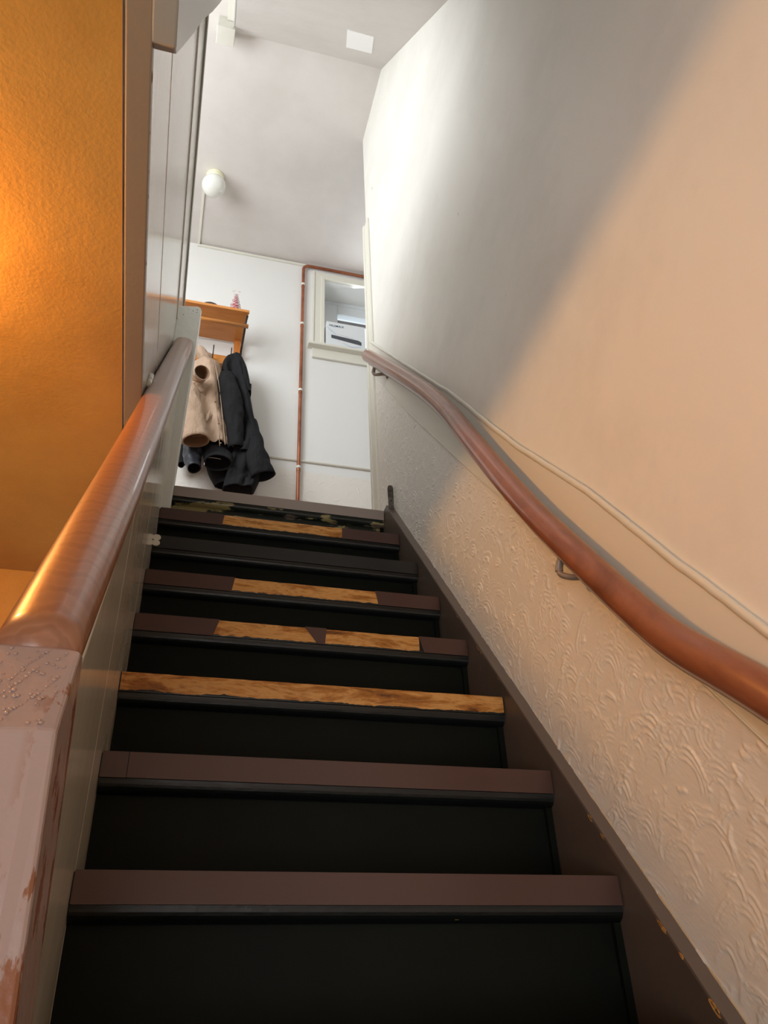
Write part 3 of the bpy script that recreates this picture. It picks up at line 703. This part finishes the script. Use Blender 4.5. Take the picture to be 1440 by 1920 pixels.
# print: dark set-top box picture, blue curves, lettering
mesh('printed_picture', [cp2(.12, .30), cp2(.90, .17), cp2(.90, .31), cp2(.82, .37), cp2(.12, .44)], [(0, 1, 2, 3, 4)], M['print_dark'], carton, label='printed picture of a flat dark set-top unit')
def ribbon(pts, w_, m_, nm):
    pts = spline([cp2(*p_, .0008) for p_ in pts], 8); vs, fs = [], []
    for i, p_ in enumerate(pts):
        d = (pts[min(i+1, len(pts)-1)]-pts[max(i-1, 0)]).normalized(); n_ = Vector((-d.z, 0, d.x)); k = w_*(1-abs(i/len(pts)-.5)*1.2)
        vs += [p_+n_*k, p_-n_*k]
    for i in range(len(pts)-1): fs.append((2*i, 2*i+1, 2*i+3, 2*i+2))
    mesh(nm, vs, fs, m_, carton)
ribbon([(.01, .74), (.12, .62), (.24, .47)], .003, M['print_blue'], 'printed_curve')
ribbon([(.42, .17), (.62, .05), (.90, .10)], .003, M['print_blue'], 'printed_curve')
ribbon([(.26, .50), (.5, .455), (.72, .42)], .0008, M['print_dark'], 'printed_line')
cu = bpy.data.curves.new('lettering', 'FONT'); cu.body = 'HUMAX'; cu.size = .026; cu.extrude = .0001; cu.space_character = 1.15; cu.offset = .0007
to = bpy.data.objects.new('tmp_text', cu); C.objects.link(to); bpy.context.view_layer.update()
me = bpy.data.meshes.new_from_object(to.evaluated_get(bpy.context.evaluated_depsgraph_get())); bpy.data.objects.remove(to)
lt = link('lettering', me, M['print_text'], carton); lt.location = cp2(.07, .80, .0009); lt.rotation_euler = (math.pi/2, 0, 0)
# building across the street
ob = empty('exterior_house', (2.6, 9.0, ZF), 'pale house with pinkish brickwork and white eaves seen through the window', 'house')
box('wall', (0.5, 9.0, ZF), (6.5, 9.3, 10.08), M['outside_wall'], ob); box('eaves_board', (0.3, 8.75, 9.80), (6.5, 9.4, 9.86), M['outside_wall'], ob)
box('gutter', (0.3, 8.66, 9.74), (6.5, 8.74, 9.78), M['dark_metal'], ob)
bm = bmesh.new()
for r_ in range(62):
    for c_ in range(5):
        x = 2.52+c_*.23+(r_ % 2)*.11; z = 6.2+r_*.075
        if z < 9.75: add_box(bm, (x, 8.98, z), (x+.215, 9.05, z+.063))
from_bm('brickwork', bm, M['brick'], ob, kind='stuff')

# ------------------------------------------------------------------ globe lamp on the landing ceiling and its trunking
g0 = onZ(ZC, 404, 325); gl = empty('ceiling_globe_lamp', g0, 'round white opal glass globe lamp on the landing ceiling, unlit', 'lamp')
gx, gy = g0.x, g0.y+.02
def lathe(name, prof, c, mt, parent, seg=32):
    bm = bmesh.new(); R_ = []
    for r_, z in prof: R_.append([bm.verts.new((c[0]+r_*math.cos(2*math.pi*k/seg), c[1]+r_*math.sin(2*math.pi*k/seg), c[2]+z)) for k in range(seg)])
    for i in range(len(R_)-1):
        for k in range(seg): bm.faces.new([R_[i][k], R_[i][(k+1) % seg], R_[i+1][(k+1) % seg], R_[i+1][k]])
    bm.faces.new(R_[0]); bm.faces.new(R_[-1][::-1])
    return from_bm(name, bm, mt, parent, smooth=True)
lathe('gallery', [(.052, 0), (.056, -.004), (.056, -.020), (.050, -.023), (.050, -.028), (.058, -.031), (.058, -.045), (.040, -.047)], (gx, gy, ZC), M['holder'], gl)
lathe('globe_shade', [(.045, -.040)]+[(.076*math.cos(a_), -.105+.076*math.sin(a_)) for a_ in np.linspace(.95, -1.56, 20)], (gx, gy, ZC), M['globe'], gl)
c1 = onZ(ZC, 378, 460)
tk = empty('cable_trunking', (c1.x, c1.y, ZC), 'thin white cable trunking from globe lamp across ceiling to the pipe corner', 'trunking')
xa = gx-.062
box('trunking_run', (xa-.008, gy+.03, ZC-.010), (xa+.008, YB, ZC), M['casing'], tk, bev=.002)
box('trunking_run', (xa-.008, YB-.012, ZC-.030), (px_+.02, YB, ZC-.0105), M['casing'], tk, bev=.002)

# ------------------------------------------------------------------ coat rack, things on it
zs_ = 3.865; yf = 3.485
rack = empty('coat_rack', (.0, YB, 3.4), 'orange pine coat rack with hat shelf and rail on the landing wall', 'coat rack')
xr_ = onY(yf, 468, 583)[0]; xl_ = -.42
box('shelf', (xl_, yf+.018, zs_-.018), (xr_-.004, YB-.02, zs_-.002), M['pine'], rack, bev=.001)
box('front_lip', (xl_, yf, zs_-.020), (xr_, yf+.018, zs_+.0), M['pine'], rack, bev=.002)
tube('rail', [(xl_+.01, yf+.06, zs_-.082), (xr_+.004, yf+.06, zs_-.082)], .014, M['pine'], rack, 14)
for x in (xr_-.022, xl_+.02):
    bm = bmesh.new(); add_box(bm, (x-.042, YB-.042, 3.54), (x+.0, YB-.020, zs_-.018), .002); from_bm('upright', bm, M['pine2'], rack)
    tube('iron_stay', [(x+.014, yf+.03, zs_-.022), (x+.006, yf+.055, zs_-.075), (x+.006, yf+.075, zs_-.10), (x+.004, YB-.05, zs_-.13)], .0065, M['dark_metal'], rack, 8)
    bm = bmesh.new(); bmesh.ops.create_icosphere(bm, subdivisions=2, radius=.009, matrix=Matrix.Translation((x+.004, YB-.045, zs_-.135))); from_bm('knob', bm, M['dark_metal'], rack, smooth=True)
hb = box('hook_board', (xl_, YB-.046, 3.62), (xr_-.066, YB-.024, 3.69), M['pine'], rack, bev=.002)
for x in (-.30, -.10, .03, .14):
    tube('hook', spline([(x, YB-.046, 3.655), (x, YB-.08, 3.645), (x, YB-.10, 3.67), (x, YB-.103, 3.71)], 5), .0035, M['dark_metal'], rack, 8)
box('wall_batten', (xl_, YB-.02, 3.63), (xr_-.07, YB-.0005, 3.68), M['pine'], rack)
# dark hat, small grey item, wire tree
ht = empty('felt_hat', (.02, 3.60, zs_), 'dark brown rounded felt hat lying on the coat rack shelf', 'hat')
hc = onZ(zs_, 410, 575)
hx, hy = onY(yf+.13, 396, 565)[0]+.012, yf+.13
lathe('hat_crown', [(.085, -.001), (.086, .030), (.082, .060), (.066, .086), (.038, .102), (.008, .106)], (hx-.012, hy, zs_), M['felt'], ht)
lathe('hat_brim', [(.098, -.0015), (.100, .003), (.086, .006)], (hx-.012, hy, zs_), M['felt'], ht)
px2 = onY(yf+.03, 428, 574).x
o = lathe('folded_glove', [(.034, -.0015), (.036, .010), (.030, .030), (.014, .036)], (px2+.004, yf+.06, zs_), M['black2'], None); o.scale = (1, 1, 1)
o['label'] = 'small flat dark bundle between the hat and the red tree ornament'; o['category'] = 'cloth bundle'
tc_ = onY(yf+.03, 441, 577); tx, ty = tc_.x, yf+.045
tz = zs_
tree = empty('wire_tree', (tx, ty, tz), 'small red tinsel Christmas tree ornament wound with white wire, star on top', 'ornament')
Ht = .215
lathe('tinsel_cone', [(.030, 0), (.029, .012), (.006, Ht-.05), (.001, Ht-.045)], (tx, ty, tz), M['red'], tree, 12)
bm = bmesh.new(); pth = []
for k in range(200):
    f_ = k/199; a_ = f_*2*math.pi*13; rr = .040*(1-f_*.75)*(1+.18*math.sin(a_*3.3)); pth.append((tx+rr*math.cos(a_), ty+rr*math.sin(a_), tz+.003+f_*(Ht-.05)))
add_tube(bm, pth, .0018, 5); from_bm('wire_coil', bm, M['wire'], tree, smooth=True)
bm = bmesh.new(); sp_ = []
for k in range(11):
    a_ = math.pi/2+k*math.pi/5+.1; rr = .028 if k % 2 == 0 else .012; sp_.append((tx+rr*math.cos(a_), ty, tz+Ht-.020+rr*math.sin(a_)))
add_tube(bm, sp_, .0018, 5, Vector((0, 1, 0))); from_bm('wire_star', bm, M['wire'], tree)

# ------------------------------------------------------------------ coats
def garment(name, rows, yc, dep, mt, parent, folds=4, amp=.10, seed=0, seg=72, sub=9, tuck=True, lean=0.0, **props):
    """closed cloth body lofted through rows (py, xleft, xright) of its outline on the plane y=yc"""
    pts = []
    for py, xa, xb in rows:
        a = onY(yc, xa, py); b = onY(yc, xb, py); pts.append(Vector((a.x, b.x, (a.z+b.z)/2)))
    L = spline(pts, sub); n = len(L); bm = bmesh.new(); R_ = []
    zt_, zb_ = L[0][2], L[-1][2]
    tr_ = (rows[0][1]+rows[0][2])
    for i, q in enumerate(L):
        cx_, hw = (q[0]+q[1])/2, max(.004, (q[1]-q[0])/2); f_ = i/(n-1); ring = []
        hd = dep*min(1, .35+f_*3.0)
        for k in range(seg):
            a_ = 2*math.pi*k/seg; ca, sa = math.cos(a_), math.sin(a_)
            fx = math.copysign(abs(ca)**.85, ca)
            fo = 0
            for j in range(1, folds+1): fo += math.sin(fx*hw*(26+9*j)+seed*1.7*j+f_*(1.2+.9*j)*(1 if j % 2 else -1))/j**.5
            fo += 1.2*mnoise.noise(Vector((fx*hw*16, q[2]*7, seed)))+.6*mnoise.noise(Vector((fx*hw*34, q[2]*18, seed+5)))
            y = yc-(hd*math.copysign(abs(sa)**.75, sa))*(1+amp*fo*(.4+.6*f_)) if sa > 0 else yc-hd*.35*sa
            ring.append(bm.verts.new((cx_+hw*fx, y-lean*f_, q[2]+.004*mnoise.noise(Vector((a_*3, seed, f_*4))))))
        R_.append(ring)
    for i in range(n-1):
        for k in range(seg): bm.faces.new([R_[i][k], R_[i][(k+1) % seg], R_[i+1][(k+1) % seg], R_[i+1][k]])
    bm.faces.new(R_[0])
    cx_ = sum((v.co for v in R_[-1]), Vector())/seg
    inn = [bm.verts.new(cx_+(v.co-cx_)*.90+Vector((0, 0, .003))) for v in R_[-1]]; inn2 = [bm.verts.new(cx_+(v.co-cx_)*.86+Vector((0, 0, .06))) for v in R_[-1]]
    for k in range(seg): bm.faces.new([R_[-1][k], R_[-1][(k+1) % seg], inn[(k+1) % seg], inn[k]]); bm.faces.new([inn[k], inn[(k+1) % seg], inn2[(k+1) % seg], inn2[k]])
    bm.faces.new(inn2)
    return from_bm(name, bm, mt, parent, smooth=True, **props)
def sleeve(name, pts, radii, mt, min_, parent, seed=0, seg=32, sub=8, up=Vector((0, -1, 0)), **props):
    P_ = spline(pts, sub); Rr_ = spline([Vector((a, b, 0)) for a, b in radii], sub); bm = bmesh.new(); R_ = []; n = len(P_)
    def frame(i):
        d = (P_[min(i+1, n-1)]-P_[max(i-1, 0)]).normalized(); s_ = d.cross(up).normalized(); return d, s_, s_.cross(d).normalized()
    for i, p_ in enumerate(P_):
        d, s_, u = frame(i); a, b = Rr_[i][0], Rr_[i][1]; ring = []
        for k in range(seg):
            t_ = 2*math.pi*k/seg
            wv = 1+.05*math.sin(i*.9+2*math.sin(t_)+seed)+.10*mnoise.noise(Vector((math.cos(t_)*1.4+seed, math.sin(t_)*1.4, i*.28)))
            if i > n-5: wv = 1+.03*math.sin(t_*3+seed)
            ring.append(bm.verts.new(p_+s_*a*wv*math.cos(t_)+u*b*wv*math.sin(t_)))
        R_.append(ring)
    for i in range(n-1):
        for k in range(seg): bm.faces.new([R_[i][k], R_[i][(k+1) % seg], R_[i+1][(k+1) % seg], R_[i+1][k]])
    bm.faces.new(R_[0])
    d, s_, u = frame(n-1); c = P_[-1]
    def inner(f_, back): return [bm.verts.new(c+(v.co-c)*f_-d*back) for v in R_[-1]]
    A_ = inner(.90, -.001); B_ = inner(.84, .02); D_ = inner(.78, .07)
    nf0 = len(bm.faces)
    for U, V in ((R_[-1], A_), (A_, B_), (B_, D_)):
        for k in range(seg):
            f_ = bm.faces.new([U[k], U[(k+1) % seg], V[(k+1) % seg], V[k]])
            if U is not R_[-1]: f_.material_index = 1
    f_ = bm.faces.new(D_); f_.material_index = 1
    return from_bm(name, bm, [mt, min_], parent, smooth=True, **props)
ycb = 3.66
# black coat
bc = empty('black_coat', (.2, YB-.1, ZL+.7), 'long black hooded coat hanging at the right end of the coat rack', 'coat')
yk = 3.64
garment('coat_body', [(668, 437, 444), (672, 430, 448), (680, 421, 452), (695, 415, 458), (720, 418, 464), (742, 424, 468), (776, 428, 474), (806, 432, 481), (836, 433, 487), (859, 432, 492), (880, 428, 492), (900, 422, 486), (922, 416, 476)], yk, .075, M['black'], bc, 6, .24, 2)
garment('hood', [(669, 438, 446), (674, 434, 452), (690, 436, 461), (715, 444, 467), (738, 456, 470), (744, 464, 470)], yk-.015, .06, M['black'], bc, 3, .12, 8, seg=40)
sleeve('sleeve', [onY(yk-.05, 425, 702), onY(yk-.075, 427, 730), onY(yk-.085, 436, 765), onY(yk-.08, 440, 800), onY(yk-.07, 443, 840)], [(.045, .03), (.065, .045), (.062, .045), (.05, .04), (.045, .035)], M['black'], M['black2'], bc, 3)
sleeve('sleeve', [onY(yk-.03, 470, 790), onY(yk-.05, 474, 825), onY(yk-.06, 482, 862), onY(yk-.07, 494, 893)], [(.035, .03), (.055, .045), (.065, .05), (.070, .045)], M['black'], M['black2'], bc, 6)
garment('pocket_flap', [(818, 467, 471), (826, 461, 472), (838, 453, 471), (846, 449, 468)], yk-.075, .018, M['black'], bc, 2, .05, 1, seg=24)
# beige jacket
bj = empty('beige_jacket', (.05, YB-.1, ZL+1.0), 'beige khaki cotton jacket with snap buttons hanging in front of darker coats', 'jacket')
yj = 3.62
garment('jacket_body', [(676, 375, 396), (684, 364, 413), (700, 360, 416), (718, 356, 417), (738, 352, 423), (760, 348, 428), (790, 345, 433), (815, 342, 437), (838, 338, 440)], yj, .075, M['beige'], bj, 6, .2, 4)
garment('hood', [(655, 366, 376), (660, 366, 386), (668, 368, 393), (676, 372, 398), (682, 376, 398)], yj+.03, .05, M['beige'], bj, 3, .14, 5, seg=40)
sleeve('sleeve', [onY(yj-.05, 352, 715), onY(yj-.085, 355, 745), onY(yj-.10, 361, 785), onY(yj-.115, 368, 826)], [(.05, .04), (.062, .05), (.068, .055), (.074, .055)], M['beige'], M['beige_in'], bj, 2)
sleeve('sleeve', [onY(yj-.05, 380, 744), onY(yj-.08, 374, 728), onY(yj-.11, 371, 713), onY(yj-.15, 373, 703), onY(yj-.20, 379, 698)], [(.026, .022), (.036, .03), (.042, .036), (.044, .040), (.046, .042)], M['beige'], M['beige_in'], bj, 9, up=Vector((.5, -.5, .6)), label='folded upper sleeve with open cuff')
for px, py in ((398, 717), (403.5, 753), (410, 794), (414, 831)):
    p_ = onY(yj-.088, px, py); bm = bmesh.new(); bmesh.ops.create_icosphere(bm, subdivisions=2, radius=.0055, matrix=Matrix.Translation(p_)); from_bm('button', bm, M['metal'], bj, smooth=True)
for xo in (0, 1):
    pl = [onY(yj-.086, *q) for q in ([(404, 685), (410, 718), (415, 760), (419, 800), (422, 834)] if xo else [(398, 690), (401, 720), (405, 760), (409, 800), (412, 836)])]
    tube('placket_seam', spline(pl, 8), (.0025, .0022), M['beige'], bj, 6)
garment('pocket_flap', [(772, 392, 395), (780, 386, 394), (788, 383, 391), (793, 383, 386)], yj-.080, .012, M['beige'], bj, 2, .05, 3, seg=24)
# dark garments underneath
dj = empty('dark_jacket', (.1, YB-.08, ZL+.8), 'black jacket with pale zip edging hanging under the beige jacket', 'jacket')
garment('jacket_body', [(700, 380, 410), (760, 372, 430), (830, 362, 436), (850, 376, 436), (870, 384, 437), (893, 390, 440), (915, 402, 446)], 3.70, .055, M['black2'], dj, 4, .12, 7)
sleeve('sleeve', [onY(3.64, 408, 820), onY(3.63, 407, 838), onY(3.60, 408, 856), onY(3.56, 409, 868)], [(.06, .035), (.075, .04), (.080, .045), (.078, .050)], M['black'], M['black2'], dj, 4)
pl = [onY(3.565, *q) for q in [(383, 872), (384, 862), (391, 858), (404, 859), (414, 861)]]
tube('zip_edging', spline(pl, 8), .0022, M['stitch'], dj, 6, Vector((0, 1, 0)))
nj = empty('navy_jacket', (-.08, YB-.08, ZL+.8), 'dark navy padded jacket with dangling sleeve at the left of the coats', 'jacket')
garment('jacket_body', [(700, 340, 372), (760, 338, 380), (830, 330, 386), (850, 330, 372), (868, 332, 350), (874, 334, 344)], 3.71, .045, M['black2'], nj, 4, .12, 9)
sleeve('sleeve', [onY(3.63, 362, 826), onY(3.61, 361, 845), onY(3.59, 361, 862), onY(3.56, 364, 878)], [(.05, .035), (.052, .042), (.046, .04), (.036, .034)], M['navy'], M['black2'], nj, 5)

# ------------------------------------------------------------------ lit lamp under the lower hall ceiling (just left of the frame)
hl = empty('hall_ceiling_lamp', (LAMP.x, LAMP.y, ZS), 'glowing warm globe lamp close under the ochre hall ceiling', 'lamp')
lathe('lamp_base', [(.030, 0), (.030, -.006), (.02, -.008)], (LAMP.x, LAMP.y, ZS), M['holder'], hl)
lathe('globe_shade', [(.050*math.cos(a_), .050*math.sin(a_)) for a_ in np.linspace(1.3, -1.5, 16)], (LAMP.x, LAMP.y, ZS-.056), M['glow'], hl)

# keep world placement of children under placed empties
bpy.context.view_layer.update()
for o in C.objects:
    if o.parent is not None and o.parent.type == 'EMPTY':
        o.matrix_parent_inverse = Matrix.Translation(o.parent.location).inverted()
